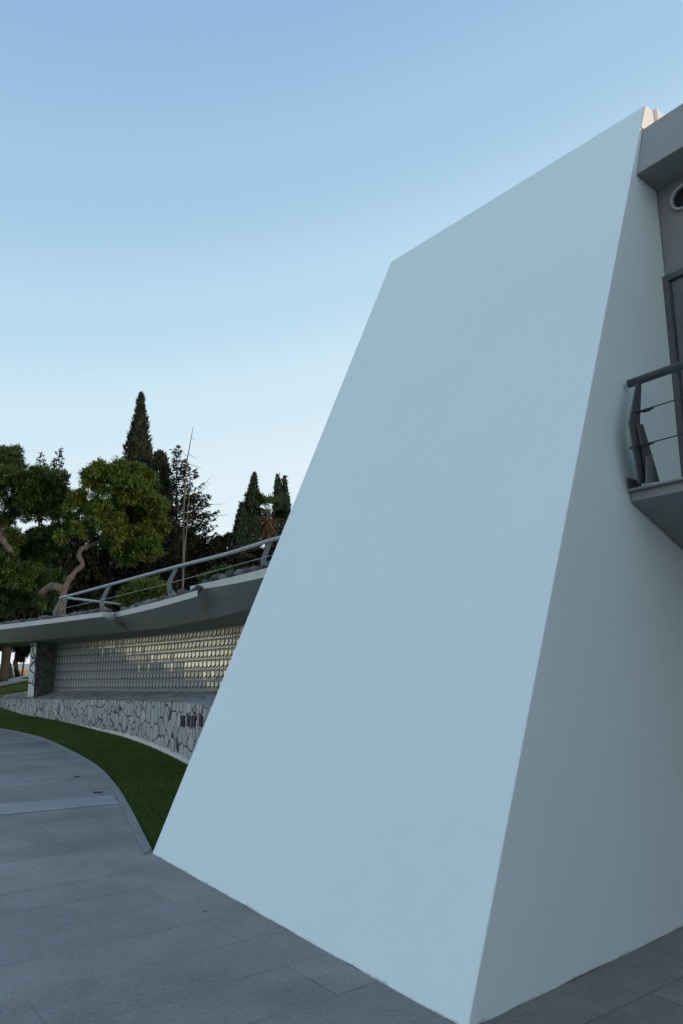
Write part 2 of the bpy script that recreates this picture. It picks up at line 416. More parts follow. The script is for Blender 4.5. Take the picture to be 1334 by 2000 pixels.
# thin added sheet on the slab's side, painting warm sunlight above the roof
mb = MB(); cq = [B+(C-B)*(T1.z/C.z), C.copy()-up_*.002, top_back_C-up_*.003, Vector((top_back_C.x, top_back_C.y, T1.z))]
mb.prism([p+g*.001 for p in cq], g*.010); mb.build('sunlight_sheet', M['sun_tint'], pp)

# wall plane helpers
eW = Vector((-g.y, g.x, 0)); nW = -eW; W = lambda px, py, o=0.0: pl(px, py, Jw+off, nW)
# door: corner points on the wall plane; built upright from floor to head
dl = W(1300, 545); fl = S(1228, 962).z-.02
d0 = Vector((dl.x, dl.y, 0))
dt = dl.z
mb = MB(); fw = .05
def wb(o, s0, s1, z0, z1, y0, y1):       # box on wall: along g from s0 to s1, z range, standing y0..y1 proud of wall
    mb.box(o+g*s0+up_*z0-eW*y1, g*(s1-s0), up_*(z1-z0), eW*(y1-y0))
wb(d0, 0, fw, fl, dt, -.02, .05); wb(d0, 1.02, 1.02+fw, fl, dt, -.02, .05); wb(d0, fw, 1.02, dt-fw, dt, -.02, .048)
dr = mb.build('door', M['door'], bl) if False else None
door_frame = mb
mb = MB(); wb(d0, fw+.008, 1.012, fl+.01, dt-fw-.008, -.02, .018)
dr = mb.build('door', M['door'], bl)
door_frame.build('frame', M['doorframe'], dr)
mb = MB(); wb(d0, fw+.13, .88, fl+.25, dt-fw-.14, .019, .022); mb.build('pane', M['glass'], dr)
mb = MB()
for (a, b2, c1, c2) in ((fw+.09, fw+.13, fl+.21, dt-fw-.1), (.88, .92, fl+.21, dt-fw-.1)): wb(d0, a, b2, c1, c2, .019, .034)
wb(d0, fw+.13, .88, dt-fw-.14, dt-fw-.1, .019, .033); wb(d0, fw+.13, .88, fl+.21, fl+.25, .019, .033)
mb.build('glazing_bead', M['door'], dr)
mb = MB(); hp = d0+g*.955+up_*(fl+1.05)-eW*.02; mb.tube([hp, hp-eW*.06, hp-eW*.06-g*.13], .011, 8); mb.build('handle', M['post_grey'], dr)
# round window
wc = W(1337, 386); wr = (W(1315, 387)-wc).length
wt = thing('round_window', 'round porthole window with pale ring frame on the grey wall under the roof edge', 'window') if False else None
mb = MB(); n = 48; ring = []
for i in range(n):
    a = 2*math.pi*i/n
    ring.append([wc+(g*math.cos(a)+up_*math.sin(a))*r-eW*h for r, h in ((wr, -.005), (wr, .035), (wr-.019, .03), (wr-.019, -.005))])
ring.append(ring[0]); mb.sheet(ring); wf = mb.build('window', M['white_ring'], bl)
mb = MB(); mb.add([wc+(g*math.cos(2*math.pi*i/n)+up_*math.sin(2*math.pi*i/n))*(wr-.017)-eW*.006 for i in range(n)], [tuple(range(n))]); mb.build('pane', M['blank'], wf)

# balcony slab with sloped underside
bp = [S(*q) for q in ((1229.5, 963), (1230.5, 980), (1334, 1076))]
kb = kof(Jw)
zl = bp[0].z
slope_end = bp[1]+(bp[2]-bp[1])*((kb-kof(bp[1]))/(kof(bp[2])-kof(bp[1])))
poly = [bp[0], bp[1], slope_end, Vector((slope_end.x, slope_end.y, zl))]
mb = MB(); mb.prism([p+g*.012-e*.0 for p in poly], g*12)
bc = mb.build('balcony_slab', M['balc'], bl)
lp = [S(1223, 956), S(1223.3, 963)]
lipb = [lp[0], Vector((lp[0].x, lp[0].y, zl+.002)), Vector((slope_end.x, slope_end.y, zl+.002))-e*.03, Vector((slope_end.x, slope_end.y, lp[0].z))-e*.03]
mb = MB(); mb.prism([p+g*.006 for p in lipb], g*12.01); bevel(mb.build('ledge', M['balc'], bc), .006)
# railing on the balcony
OF = .13
S2 = lambda px, py: S(px, py, OF)
rb = S2(1236, 955)
rl = thing('balcony_railing', 'dark grey steel balcony railing with bent post and cables beside the white leaning wall', 'railing', (rb.x, rb.y, rb.z))
hr0 = S(1228, 750, .035)
hrz = hr0
mb = MB(); mb.tube([hr0, hr0+g*11.9], .030, 16); mb.build('handrail', M['rail_dark'], rl, True)
def post(o3, first=True):
    pl_ = [S2(*q) for q in ((1242, 749), (1228, 826), (1247, 945), (1270, 944), (1258, 891), (1249, 829), (1252, 749))]
    m1 = MB(); m1.prism([p+o3-g*.006 for p in pl_], g*.012); a = m1.build('post', M['rail_dark'], rl); bevel(a, .003, 1)
    br_ = [S(*q, OF+.008) for q in ((1240, 832), (1250.6, 829), (1283.6, 941.6), (1261, 945), (1252, 891))]
    m2 = MB(); m2.prism([p+o3+g*.008 for p in br_], g*.014); c_ = m2.build('brace', M['rail_dark'], rl); bevel(c_, .003, 1)
    fr_ = [S(*q, OF+.024) for q in ((1255, 892), (1266, 890.5), (1266, 944), (1254.5, 945.5))]
    m3 = MB(); m3.prism([p+o3+g*.024 for p in fr_], g*.012); m3.build('stiffener', M['post_grey'], rl)
for k in range(7): post(g*(1.75*k))
for (py0, px0) in ((806, 1240), (873, 1240)):
    c0 = S2(px0, py0)
    mb = MB(); mb.tube([c0-g*.03, c0+g*11.6], .0045, 8); cb = mb.build('cable', M['cable'], rl, True)
    mb = MB(); mb.tube([c0+g*.0+e*.02, c0+g*.05+e*.02, c0+g*.055+e*.02, c0+g*.10+e*.02, c0+g*.105+e*.02, c0+g*.13+e*.02], [.006, .006, .013, .013, .007, .007], 8)
    mb.tube([c0-g*.035, c0-g*.02], .011, 8); mb.build('turnbuckle', M['cable'], cb)
# upstand plate at the balcony end
tp = [S(1223, 955.5), S(1220.3, 935), S(1246, 941.5), S(1247, 950)]
mb = MB(); mb.prism([p+g*.014 for p in tp], g*.012); mb.build('toe_plate', M['rail_dark'], rl)

# ------------------------------------------------------------------ stone platform (stage)
FRONT = [(-40, 1380.5, 1364.5), (0, 1385, 1365), (75, 1400, 1365.5), (130, 1411, 1366), (187, 1425.5, 1366.7), (240, 1439, 1368), (285, 1455, 1369.5), (326, 1473, 1371.3), (364, 1492, 1372)]
fp = [gp(px, py) for px, py, _ in FRONT]
ft = []
for (px, py, pt), b0 in zip(FRONT, fp):
    zt_ = at(px, pt, b0.y).z; ft.append(zt_)
fp += [Vector((-1.75, 11.4, 0)), Vector((-.6, 10.0, 0)), Vector((.8, 9.3, 0))]; ft += [1.03, 1.05, 1.06]
F3 = spline([Vector((p.x, p.y, t)) for p, t in zip(fp, ft)], 10)      # top edge
BACK = [(60, 1349, 29.4), (127, 1349, 27.3), (200, 1349.3, 24.4), (300, 1350, 20.9), (380, 1350, 18.4), (440, 1350, 16.8), (500, 1350, 15.2)]
bk = [at(*q) for q in BACK]; bk += [Vector((-.2, 13.6, 1.1)), Vector((1.6, 12.4, 1.1))]
B3 = spline(bk, 10)
def resample(P, n):
    L = [0]
    for a_, b_ in zip(P, P[1:]): L.append(L[-1]+(b_-a_).length)
    out = []
    for i in range(n):
        s = L[-1]*i/(n-1); j = min(len(P)-2, max(0, int(np.searchsorted(L, s))-1))
        t = (s-L[j])/max(1e-9, L[j+1]-L[j]); out.append(P[j].lerp(P[j+1], t))
    return out, L[-1]
st = thing('stone_platform', 'low curved stage platform clad in pale crazy stone above the lawn', 'platform', tuple(fp[5]))
def outward(P, i):
    t = P[min(i+1, len(P)-1)]-P[max(i-1, 0)]; t.z = 0; t.normalize(); nn = Vector((t.y, -t.x, 0))
    return nn if nn.y < 0 or nn.x < 0 and nn.y < .2 else -nn
nf_ = 420
FR, LF = resample(F3, nf_)
vs, uv, fs = [], [], []
ph = lambda p: .0 if p.x < -9 else min(.12, (p.x+9.5)*.025)
rows_n = 9
for i, p in enumerate(FR):
    nn = outward(FR, i)
    base = max(.0, ph(p)+.03*mnoise.noise(Vector((i*.16, 0, 0)))+.02*mnoise.noise(Vector((i*.5, 3, 0))))
    if p.x < -9.3: base = 0
    for r in range(rows_n):
        t = r/(rows_n-1); z = base*(1-t)+p.z*t-(.02 if r == 0 and base == 0 else 0)
        rel = .012*mnoise.noise(Vector((i*.3, r*1.1, 7)))
        vs.append(Vector((p.x, p.y, z))+nn*(.03+rel)); uv.append((LF*i/(nf_-1), z))
for i in range(nf_-1):
    for r in range(rows_n-1):
        a_ = i*rows_n+r; fs.append((a_, a_+rows_n, a_+rows_n+1, a_+1))
# bottom return so the cladding has thickness
k0 = len(vs)
for i, p in enumerate(FR): vs.append(Vector((p.x, p.y, vs[i*rows_n].z))); uv.append((LF*i/(nf_-1), 0))
for i in range(nf_-1): fs.append((i*rows_n, (i+1)*rows_n, k0+i+1, k0+i))
build('stone_cladding', vs, fs, M['stone'], st, uvs=uv)
mb = MB(); mb.sheet([[(p.x, p.y, -.1) for p in FR], [(p.x, p.y, p.z-.03) for p in FR]]); mb.build('plinth', M['plinth'], st)
FR2, _ = resample(F3, 60); BR2, _ = resample(B3, 60)
FRo = [p+outward(FR2, i)*.035 for i, p in enumerate(FR2)]
mb = MB(); mb.sheet([[a_.lerp(b_, t) for a_, b_ in zip(FRo, BR2)] for t in (0, .1, .35, .7, 1)])
mb.build('floor', M['floorstone'], st)
# dark boxes standing in for shaded vent slots in the cladding near the slab
for x0, x1 in ((359, 365.5), (371.5, 377.5), (381, 388), (396, 402)):
    pts = []
    for px in (x0, x1):
        best = min(FR, key=lambda p: abs((667+F*p.x/(p.y*CT+(p.z-H)*ST))-px)); pts.append((px, best))
    i0 = FR.index(pts[0][1]); nn = outward(FR, i0)
    pa, pb = pts[0][1], pts[1][1]
    if (pb-pa).length < .05: pb = pa+(FR[i0+3]-FR[i0])
    z1, z0 = at(x0, 1396.5, pa.y).z, at(x0, 1418, pa.y).z
    tdir = Vector((pb.x-pa.x, pb.y-pa.y, 0))
    mb = MB(); mb.box(Vector((pa.x, pa.y, z0))+nn*.0, tdir, up_*(z1-z0), nn*.052); mb.build('vent_shade_box', M['dark'], st)  # dark box set proud, its colour painting the shade inside a slot

# ------------------------------------------------------------------ pier at the far end
pt_ = thing('stone_pier', 'pale stone end wall standing under the far left end of the concrete canopy', 'pier', tuple(at(64, 1357, 26.2)))
p0, p1 = at(54, 1358, 27.5), at(66, 1357, 27.2); pk = at(131, 1349, 28.6)
dz = 2.62
def pier_face(name, a_, b_, z0a, z0b, mat):
    L_ = (b_-a_).length
    vs = [Vector((a_.x, a_.y, z0a)), Vector((b_.x, b_.y, z0b)), Vector((b_.x, b_.y, dz)), Vector((a_.x, a_.y, dz))]
    return vs, L_
inn = (p1-p0); depth = Vector((pk.x-p1.x, pk.y-p1.y, 0))
t0, t1 = at(60.5, 1257, 27.5), at(71, 1257, 27.2)
b4 = [p0-up_*.25, p1-up_*.25, p1+depth-up_*.25, p0+depth-up_*.25]
t4 = [t0, t1, t1+depth, t0+depth]
t4 = [v+up_*.1 for v in t4]
vs = b4+t4
uvp = [(0, 0), (.28, 0), (2.2, 0), (2.5, 0), (0, 2), (.28, 2), (2.2, 2), (2.5, 2)]
build('end_face', vs, [(0, 1, 5, 4), (3, 0, 4, 7), (4, 5, 6, 7)], M['pierstone'], pt_, uvs=uvp)
build('inner_face', vs, [(1, 2, 6, 5), (2, 3, 7, 6)], M['pier_shade'], pt_, uvs=uvp)

# ------------------------------------------------------------------ relief tile wall
tw = thing('tile_wall', 'curved back wall of glazed relief blocks with painted golden glow in six rows beneath the canopy', 'wall', tuple(bk[3]))
Lb_ = [0]
for a_, b_ in zip(B3, B3[1:]): Lb_.append(Lb_[-1]+Vector((b_.x-a_.x, b_.y-a_.y)).length)
NT = int(Lb_[-1]/.25)
BT, LT = resample(B3, NT+1)
ZT = 2.50
nrow = 6
mb = MB(); mg = MB(); mh = MB(); pxof = lambda p: 667+F*p.x/(p.y*CT+(p.z-H)*ST)
for i in range(NT):
    a_, b_ = BT[i], BT[i+1]; nn = outward(BT, i)
    for r in range(nrow):
        za0 = a_.z+.03+(ZT-a_.z-.03)*r/nrow; za1 = a_.z+.03+(ZT-a_.z-.03)*(r+1)/nrow
        ph_ = za1-za0; z0, z1 = za0+.0, za1-.045
        def P(s, z, d): 
            q = a_.lerp(b_, s); return Vector((q.x, q.y, z))+nn*d
        j = lambda: random.uniform(-.008, .008)
        l, rr = .10, .90; zm = z0+(z1-z0)*.56+j(); zc = z0+(z1-z0)*.27+j()
        tl, tr_ = P(l, z1, .012+j()*.3), P(rr, z1, .012+j()*.3); ml, mr = P(l, zm, .014), P(rr, zm, .014)
        ce = P(.5+j(), zc, .03); bl_, br_ = P(l, z0, .012), P(rr, z0, .012); bc_ = P(.5, z0, .012)
        tc_ = P(.5, z1, .014)
        ml2, mr2, ce2 = P(l, zm-.034, .012), P(rr, zm-.034, .012), P(.5, zc-.036, .014)
        gv = (pxof(a_)-185)/150+(r-5)*.33+random.uniform(-.22, .22)  # painted glow picked by position, golden towards the upper right
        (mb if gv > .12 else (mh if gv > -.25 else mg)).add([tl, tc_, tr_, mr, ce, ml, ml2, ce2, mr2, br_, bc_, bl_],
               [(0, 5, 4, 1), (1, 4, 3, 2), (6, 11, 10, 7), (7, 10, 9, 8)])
mb.build('glow_painted_relief_panel', M['tile'], tw)
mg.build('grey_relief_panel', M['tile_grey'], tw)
mh.build('half_glow_painted_relief_panel', M['tile_mid'], tw)
mb = MB(); mb.sheet([[p+outward(BT, i)*-.002-up_*.15 for i, p in enumerate(BT)], [Vector((p.x, p.y, 2.75)) for i, p in enumerate(BT)]]); mb.build('backing', M['mortar'], tw)
for r in range(nrow+1):
    mb = MB(); R_ = [[], [], [], []]
    for i, p in enumerate(BT):
        nn = outward(BT, i); z = p.z+.03+(ZT-p.z-.03)*r/nrow
        for k_, (d_, zz) in enumerate(((0, -.041), (.03, -.041), (.03, -.008), (0, -.008))): R_[k_].append(Vector((p.x, p.y, z+zz))+nn*d_)
    mb.sheet(R_+[R_[0]]); mb.build('rib', M['rib'], tw)

# ------------------------------------------------------------------ concrete canopy in three steps
cn = thing('concrete_canopy', 'stepped white concrete canopy roof sweeping over the stone platform', 'canopy', tuple(at(225, 1215, 18.5)))
FA = {
 1: [(-160, 1237.5, 1249, 34), (0, 1220.5, 1229.8, 26.0), (70, 1212, 1221.3, 22.6), (140, 1203, 1212.3, 19.8), (201.5, 1195, 1204.3, 17.7)],
 2: [(225, 1196, 1206, 18.6), (294, 1178.5, 1190, 16.1), (345, 1164.5, 1176.5, 14.6), (386, 1152.5, 1164.5, 13.6)],
 3: [(371.5, 1145, 1154, 14.3), (400, 1138.5, 1149.5, 13.7), (450, 1127.5, 1141.5, 12.9), (516, 1110.5, 1127.5, 12.2), (600, 1086, 1105, 11.6), (700, 1062, 1083, 11.2)],
}
REAR = [(-160, 1262, 36), (20, 1255, 27.4), (120, 1246, 24.4), (225, 1236, 21.0), (320, 1226.5, 18.0), (404, 1210, 15.9), (451, 1199, 14.8), (510, 1183, 14.0), (600, 1155, 13.6), (700, 1135, 13.4)]
rear = lambda px: at(px, *interp(REAR, px))
def densify(tab, n):
    xs_ = np.linspace(tab[0][0], tab[-1][0], n); return [(x, *interp(tab, x)) for x in xs_]
ends = {1: 254, 2: 404, 3: 700}
starts = {1: -160, 2: 254, 3: 404}
zroof = {1: 0, 2: 0, 3: 0}
SEGTOP = {}
for k in (1, 2, 3):
    fa = densify(FA[k], 15)
    topE = spline([at(a_, b_, d_) for a_, b_, c_, d_ in FA[k]], 6); n_ = len(topE)
    botE = spline([at(a_, c_, d_) for a_, b_, c_, d_ in FA[k]], 6)
    botE = [Vector((t.x, t.y, b_.z)) for t, b_ in zip(topE, botE)]
    SEGTOP[k] = topE
    xr = np.linspace(starts[k], ends[k], n_)
    if k == 2: rr_ = [rear(x) for x in xr]
    else: rr_ = [rear(x) for x in xr]
    backT = [Vector((r_.x, r_.y, t.z+.0)) + (r_-t).normalized()*0 for r_, t in zip(rr_, topE)]
    mb = MB()
    mb.sheet([[p for p in backT], topE])            # top; the soffit is a smooth sheet of its own
    bsrc = botE if k < 3 else [tip2]+[p for p in botE if 667+F*p.x/(p.y*CT+(p.z-H)*ST) > 393]
    tip2 = botE[-1]
    ms = MB(); b2, _ = resample(bsrc, 40); r2, _ = resample(rr_, 40); ms.sheet([[p.lerp(q_, t) for p, q_ in zip(b2, r2)] for t in (0, .25, .5, .75, 1)])
    # end faces
    mb.add([topE[-1], botE[-1], rr_[-1], backT[-1]], [(0, 1, 2, 3)])
    mb.add([topE[0], botE[0], rr_[0], backT[0]], [(0, 1, 2, 3)])
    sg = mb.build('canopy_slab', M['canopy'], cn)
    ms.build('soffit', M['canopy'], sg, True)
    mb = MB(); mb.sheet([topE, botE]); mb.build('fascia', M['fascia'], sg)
# wedge that joins the first step to the second
mb = MB(); wq = [at(201.5, 1204.3, 17.7), at(225, 1206, 18.6), at(254, 1233, 20.3), at(222, 1222.6, 19.3)]
wt_ = [at(201.5, 1195, 17.7), at(225, 1196, 18.6), Vector((wq[2].x, wq[2].y, 2.93)), Vector((wq[3].x, wq[3].y, 2.93))]
mb.add(wq+wt_, [(0, 1, 2, 3), (4, 5, 6, 7), (0, 1, 5, 4), (1, 2, 6, 5), (2, 3, 7, 6), (3, 0, 4, 7)]); mb.build('step_wedge', M['fascia'], cn)
# deep beam / ceiling behind the soffits
rx = np.linspace(-120, 700, 60)
r0 = [rear(x)+up_*.002 for x in rx]
bt2 = [at(x, *interp([(-120, 1349, 34)]+BACK+[(560, 1350, 14.6), (700, 1350, 14.0)], x)) for x in rx]
c1_ = [Vector((b_.x, b_.y, 2.49)) for b_ in bt2]
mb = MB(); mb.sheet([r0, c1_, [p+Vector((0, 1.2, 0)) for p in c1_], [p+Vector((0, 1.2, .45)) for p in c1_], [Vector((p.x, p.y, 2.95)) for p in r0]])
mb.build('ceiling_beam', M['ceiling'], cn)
# roof deck behind
mb = MB(); mb.sheet([[Vector((p.x, p.y, 2.90)) for p in r0], [Vector((p.x+2.0, p.y+4.5, 2.90)) for p in r0]]); mb.build('roof_deck', M['rib'], cn)

# river stones along the canopy edge
protos = []
for k in range(6):
    bm = bmesh.new(); bmesh.ops.create_icosphere(bm, subdivisions=3, radius=1)
    sx, sy, sz = random.uniform(.85, 1.25), random.uniform(.75, 1.1), random.uniform(.62, .9)
    for v in bm.verts:
        d_ = 1+.16*mnoise.noise(v.co*1.1+Vector((k*7, 0, 0)))+.05*mnoise.noise(v.co*3+Vector((k*7, 5, 0)))
        v.co = Vector((v.co.x*sx, v.co.y*sy, v.co.z*sz))*d_
    me = bpy.data.meshes.new('river_stone'); bm.to_mesh(me); bm.free(); me.materials.append(M['pebble'])
    for p in me.polygons: p.use_smooth = True
    protos.append(me)
stone_lab = {1: 'rounded grey river stone on the lowest canopy step at left',
             2: 'rounded grey river stone on the middle canopy step',
             3: 'rounded grey river stone on the highest canopy step next to the white leaning wall'}
stone_grp = {1: 'river stones on the lowest canopy step', 2: 'river stones on the middle canopy step', 3: 'river stones on the highest canopy step'}
proto_obj = None
for k in (1, 2, 3):
    E_, L_ = resample(SEGTOP[k], 200)
    s = {1: L_*.36, 2: .45, 3: .55}[k]; smax = {1: L_-.35, 2: L_-.1, 3: L_*.62}[k]
    while s < smax:
        f_ = s/L_*199; i = int(f_); p = E_[i]; t = (E_[min(i+1, 199)]-E_[max(i-1, 0)]).normalized(); nn = Vector((-t.y, t.x, 0))
        if nn.y < 0: nn = -nn
        for row in range(2 if random.random() < .45 else 1):
            rad = random.uniform(.05, .10)*(1.0 if k < 3 else 1.15)*(1.12 if row else 1)
            q = p+nn*(.10+row*.16+random.uniform(-.03, .03))+t*random.uniform(-.04, .04)+up_*(rad*.55+row*.02)
            me = random.choice(protos)
            if proto_obj is None: o = proto_obj = link(bpy.data.objects.new('river_stone', me))
            else:
                o = proto_obj.copy(); o.data = me; link(o)
            o.location = q; o.scale = (rad,)*3; o.rotation_euler = (random.uniform(-.3, .3), random.uniform(-.3, .3), random.uniform(0, 6.28))
            tag(o, stone_lab[k], 'stone', stone_grp[k])
        s += random.uniform(.17, .28)

# railing on top of the canopy
RP = [(117.5, 1168, 21.6), (214, 1142, 18.7), (344, 1107, 15.4), (445, 1081, 13.8), (539.5, 1052, 12.6), (640, 1027, 12.0)]
rp = [at(*q) for q in RP]
tr = thing('canopy_railing', 'pale grey tubular railing with bent posts running along the top of the canopy', 'railing', tuple(rp[0]))
mb = MB(); rs_ = spline(rp, 8); mb.tube(rs_, .036, 12); mb.build('handrail', M['rail_light'], tr, True)
mb = MB(); mb.tube([rp[0], at(126, 1167, 21.9), at(190, 1174.5, 23.2), at(262, 1183, 24.8)], .036, 12); mb.build('handrail', M['rail_light'], tr, True)
PS = [((119, 1170), (105, 1195), (106.5, 1206), 21.6, 5), ((212.5, 1145), (197.5, 1174), (200, 1196), 18.7, 7.5), ((343.5, 1110), (329, 1139), (332.5, 1166), 15.4, 8), ((526, 1060), (513.5, 1093), (515, 1114), 12.8, 10)]
for (a_, b_, c_, Y, w) in PS:
    L0, L1, L2 = at(a_[0]-w*.45, a_[1], Y), at(b_[0]-w*.5, b_[1], Y), at(c_[0]-w*.5, c_[1], Y)
    R0, R1, R2 = at(a_[0]+w*.45, a_[1], Y), at(b_[0]+w*.6, b_[1], Y), at(c_[0]+w*.75, c_[1], Y)
    mb = MB(); mb.prism([L0, L1, L2, R2, R1, R0], Vector((.006, .016, 0))); bevel(mb.build('post', M['post_grey'], tr), .003, 1)
    mb = MB(); f0, f1 = at(c_[0]+w*.3, (b_[1]+c_[1])/2, Y), at(c_[0]+w*1.6, c_[1]+1, Y); 
    mb.prism([at(c_[0]-w*.2, (b_[1]+c_[1])/2, Y), f0, f1, at(c_[0], c_[1]+1, Y)], Vector((.03, .09, 0))); mb.build('brace', M['post_grey'], tr)
bpst = [at(131, 1169, 22.1), at(127, 1183, 22.1), at(126, 1204, 22.1)]
mb = MB(); mb.tube(bpst, .03, 8); mb.build('post', M['post_grey'], tr)
cpts = [at(107, 1192, 21.6), at(198, 1172, 18.7), at(330, 1139.5, 15.4), at(515, 1089, 12.8), at(620, 1062, 12.2)]
mb = MB(); mb.tube(cpts, .006, 6); mb.build('cable', M['rail_light'], tr, True)

# ------------------------------------------------------------------ foliage tools
def leaf_quads(P, Dr, Nn, L, Wd, fold=0.0):
    """rhombic leaves from base P along Dr; Nn = rough normal; returns (n*4,3)"""
    Dr = Dr/np.linalg.norm(Dr, axis=1, keepdims=True)
    side = np.cross(Dr, Nn); side /= (np.linalg.norm(side, axis=1, keepdims=True)+1e-9)
    L = L[:, None]; Wd = Wd[:, None]
    mid = P+Dr*L*.45; q = np.stack([P, mid+side*Wd*.5, P+Dr*L, mid-side*Wd*.5], 1)
    return q.reshape(-1, 3)
def sph(n):
    v = RNG.normal(size=(n, 3)); return v/np.linalg.norm(v, axis=1, keepdims=True)
def clump_leaves(c, r, n_tuft, per, L, Wd, droop=.7, flat=.85):
    """cauliflower clump: sub-lobes on a ball, tufts of drooping leaves on each lobe"""
    c = np.array(c); ns = 20
    lob = c+sph(ns)*np.array([1, 1, flat])*r*RNG.uniform(.5, .8, (ns, 1)); lr = r*RNG.uniform(.2, .42, ns)
    k = RNG.integers(0, ns, n_tuft); o = sph(n_tuft); o[:, 2] = np.where(o[:, 2] < -.3, -o[:, 2], o[:, 2])
    tp = lob[k]+o*lr[k][:, None]*RNG.uniform(.75, 1.1, (n_tuft, 1))
    P = np.repeat(tp, per, 0)+RNG.normal(size=(n_tuft*per, 3))*.035
    out = np.repeat(o, per, 0)
    Dr = out*.75+RNG.normal(size=P.shape)*.45; Dr[:, 2] -= droop*.8
    Nn = out*.6+RNG.normal(size=P.shape)*.3; Nn[:, 2] += 1.0
    return leaf_quads(P, Dr, Nn, L*RNG.uniform(.6, 1.25, len(P)), Wd*RNG.uniform(.7, 1.2, len(P)))
def limb(mb, pts, r0, r1, n=8):
    sp = spline(pts, 6); k = len(sp)
    sp = [p+Vector((mnoise.noise(p*2.3), mnoise.noise(p*2.3+Vector((9, 0, 0))), 0))*r0*.45 if 0 < i < k-1 else p for i, p in enumerate(sp)]
    mb.tube(sp, [(r0+(r1-r0)*i/(k-1))*(1+.38*mnoise.noise(p*3.1+Vector((0, 5, 0)))) for i, p in enumerate(sp)], n)
def broad_tree(name, label, Y, clumps, trunks, leafmat, barkmat, L, Wd, dens=1.0, per=9, group=None, base=None):
    root = thing(name, label, 'tree', base, group)
    q = []
    for (px, py, r) in clumps:
        c = at(px, py, Y+RNG.uniform(-1, 1)*1.0); rw = r*Y/F
        nt_ = int(dens*300*(rw/.8)**2)+30
        q.append(clump_leaves(c, rw, nt_, per, L, Wd))
    mesh_np('crown', np.concatenate(q), 4, leafmat, root)
    mb = MB()
    for (pts, r0, r1) in trunks: limb(mb, [at(*p) if len(p) == 3 and isinstance(p, tuple) else p for p in pts], r0, r1, 10)
    mb.build('trunk', barkmat, root, True)
    return root
gz = lambda p: Vector((p.x, p.y, hz(p.x, p.y)-.1))

# right broadleaf tree with crooked trunk
Yr = 29.0
cl = [(195, 942, 38), (222, 925, 22), (248, 962, 42), (285, 945, 34), (278, 925, 20), (305, 985, 26), (165, 985, 34), (178, 935, 22), (150, 972, 20), (205, 1010, 44), (255, 1022, 46), (298, 1040, 26), (232, 1060, 34), (280, 1080, 26), (140, 1015, 22), (105, 1002, 18), (160, 1035, 22), (310, 1010, 18), (195, 912, 16), (265, 985, 36), (290, 1062, 24), (252, 1090, 20), (120, 1050, 14), (240, 990, 30), (285, 1015, 24), (225, 1040, 24), (232, 908, 14), (318, 985, 12), (262, 915, 12), (140, 985, 14), (300, 1075, 18), (170, 925, 12), (322, 1030, 12)]
tb = gz(at(118, 1165, Yr)); 
broad_tree('broadleaf_tree', 'yellow green broadleaf tree with a crooked bare trunk behind the railing', Yr, cl,
    [([tb, (112, 1230, Yr), (122, 1168, Yr), (132, 1140, Yr), (146, 1118, Yr), (160, 1104, Yr), (155, 1086, Yr), (161, 1073, Yr), (180, 1063, Yr), (200, 1052, Yr), (212, 1035, Yr)], .155, .06),
     ([(122, 1150, Yr), (108, 1146, Yr), (94, 1148, Yr+.1), (80, 1160, Yr+.2)], .17, .13),
     ([(200, 1052, Yr), (230, 1020, Yr+.3), (250, 970, Yr+.3)], .09, .03), ([(205, 1048, Yr), (195, 1000, Yr), (200, 950, Yr)], .08, .03)],
    M['leaf_warm'], M['bark'], .17, .05, 1.7, 9, base=tuple(tb))
# left broadleaf tree
Yl = 30.5
cl = [(12, 897, 30), (-25, 915, 45), (38, 925, 34), (-40, 960, 50), (55, 950, 30), (85, 935, 30), (100, 955, 26), (72, 975, 32), (40, 965, 26), (-5, 955, 26), (105, 985, 24), (60, 1005, 26), (-30, 1010, 42), (0, 1020, 24), (8, 1085, 36), (45, 1085, 32), (70, 1110, 30), (85, 1140, 28), (30, 1125, 36), (-10, 1130, 40), (50, 1160, 34), (10, 1175, 36), (85, 1175, 26), (-50, 1080, 50), (20, 985, 14), (110, 1125, 16), (15, 930, 36), (70, 945, 34), (-10, 890, 30), (45, 985, 34), (90, 1000, 30), (25, 1050, 24), (60, 1130, 34), (95, 1155, 24), (-15, 1060, 34), (30, 885, 18), (115, 935, 20), (125, 965, 18), (118, 1030, 22), (90, 1050, 26), (110, 1075, 22), (65, 1065, 28), (20, 1010, 22), (75, 920, 14)]
tb = gz(at(-40, 1200, Yl))
broad_tree('broadleaf_tree', 'deep green broadleaf tree leaning in at the left edge of the picture', Yl, cl,
    [([tb, (-40, 1200, Yl), (-25, 1120, Yl), (-2, 1042, Yl-.9), (14, 1068, Yl-1.2), (22, 1080, Yl-1.2)], .26, .10), ([(-25, 1120, Yl), (-30, 1040, Yl), (0, 960, Yl), (10, 915, Yl)], .18, .04), ([(-28, 1050, Yl), (40, 1000, Yl+.3), (85, 950, Yl+.3)], .1, .03)],
    M['leaf_cool'], M['bark'], .17, .05, 1.5, 9, base=tuple(tb))

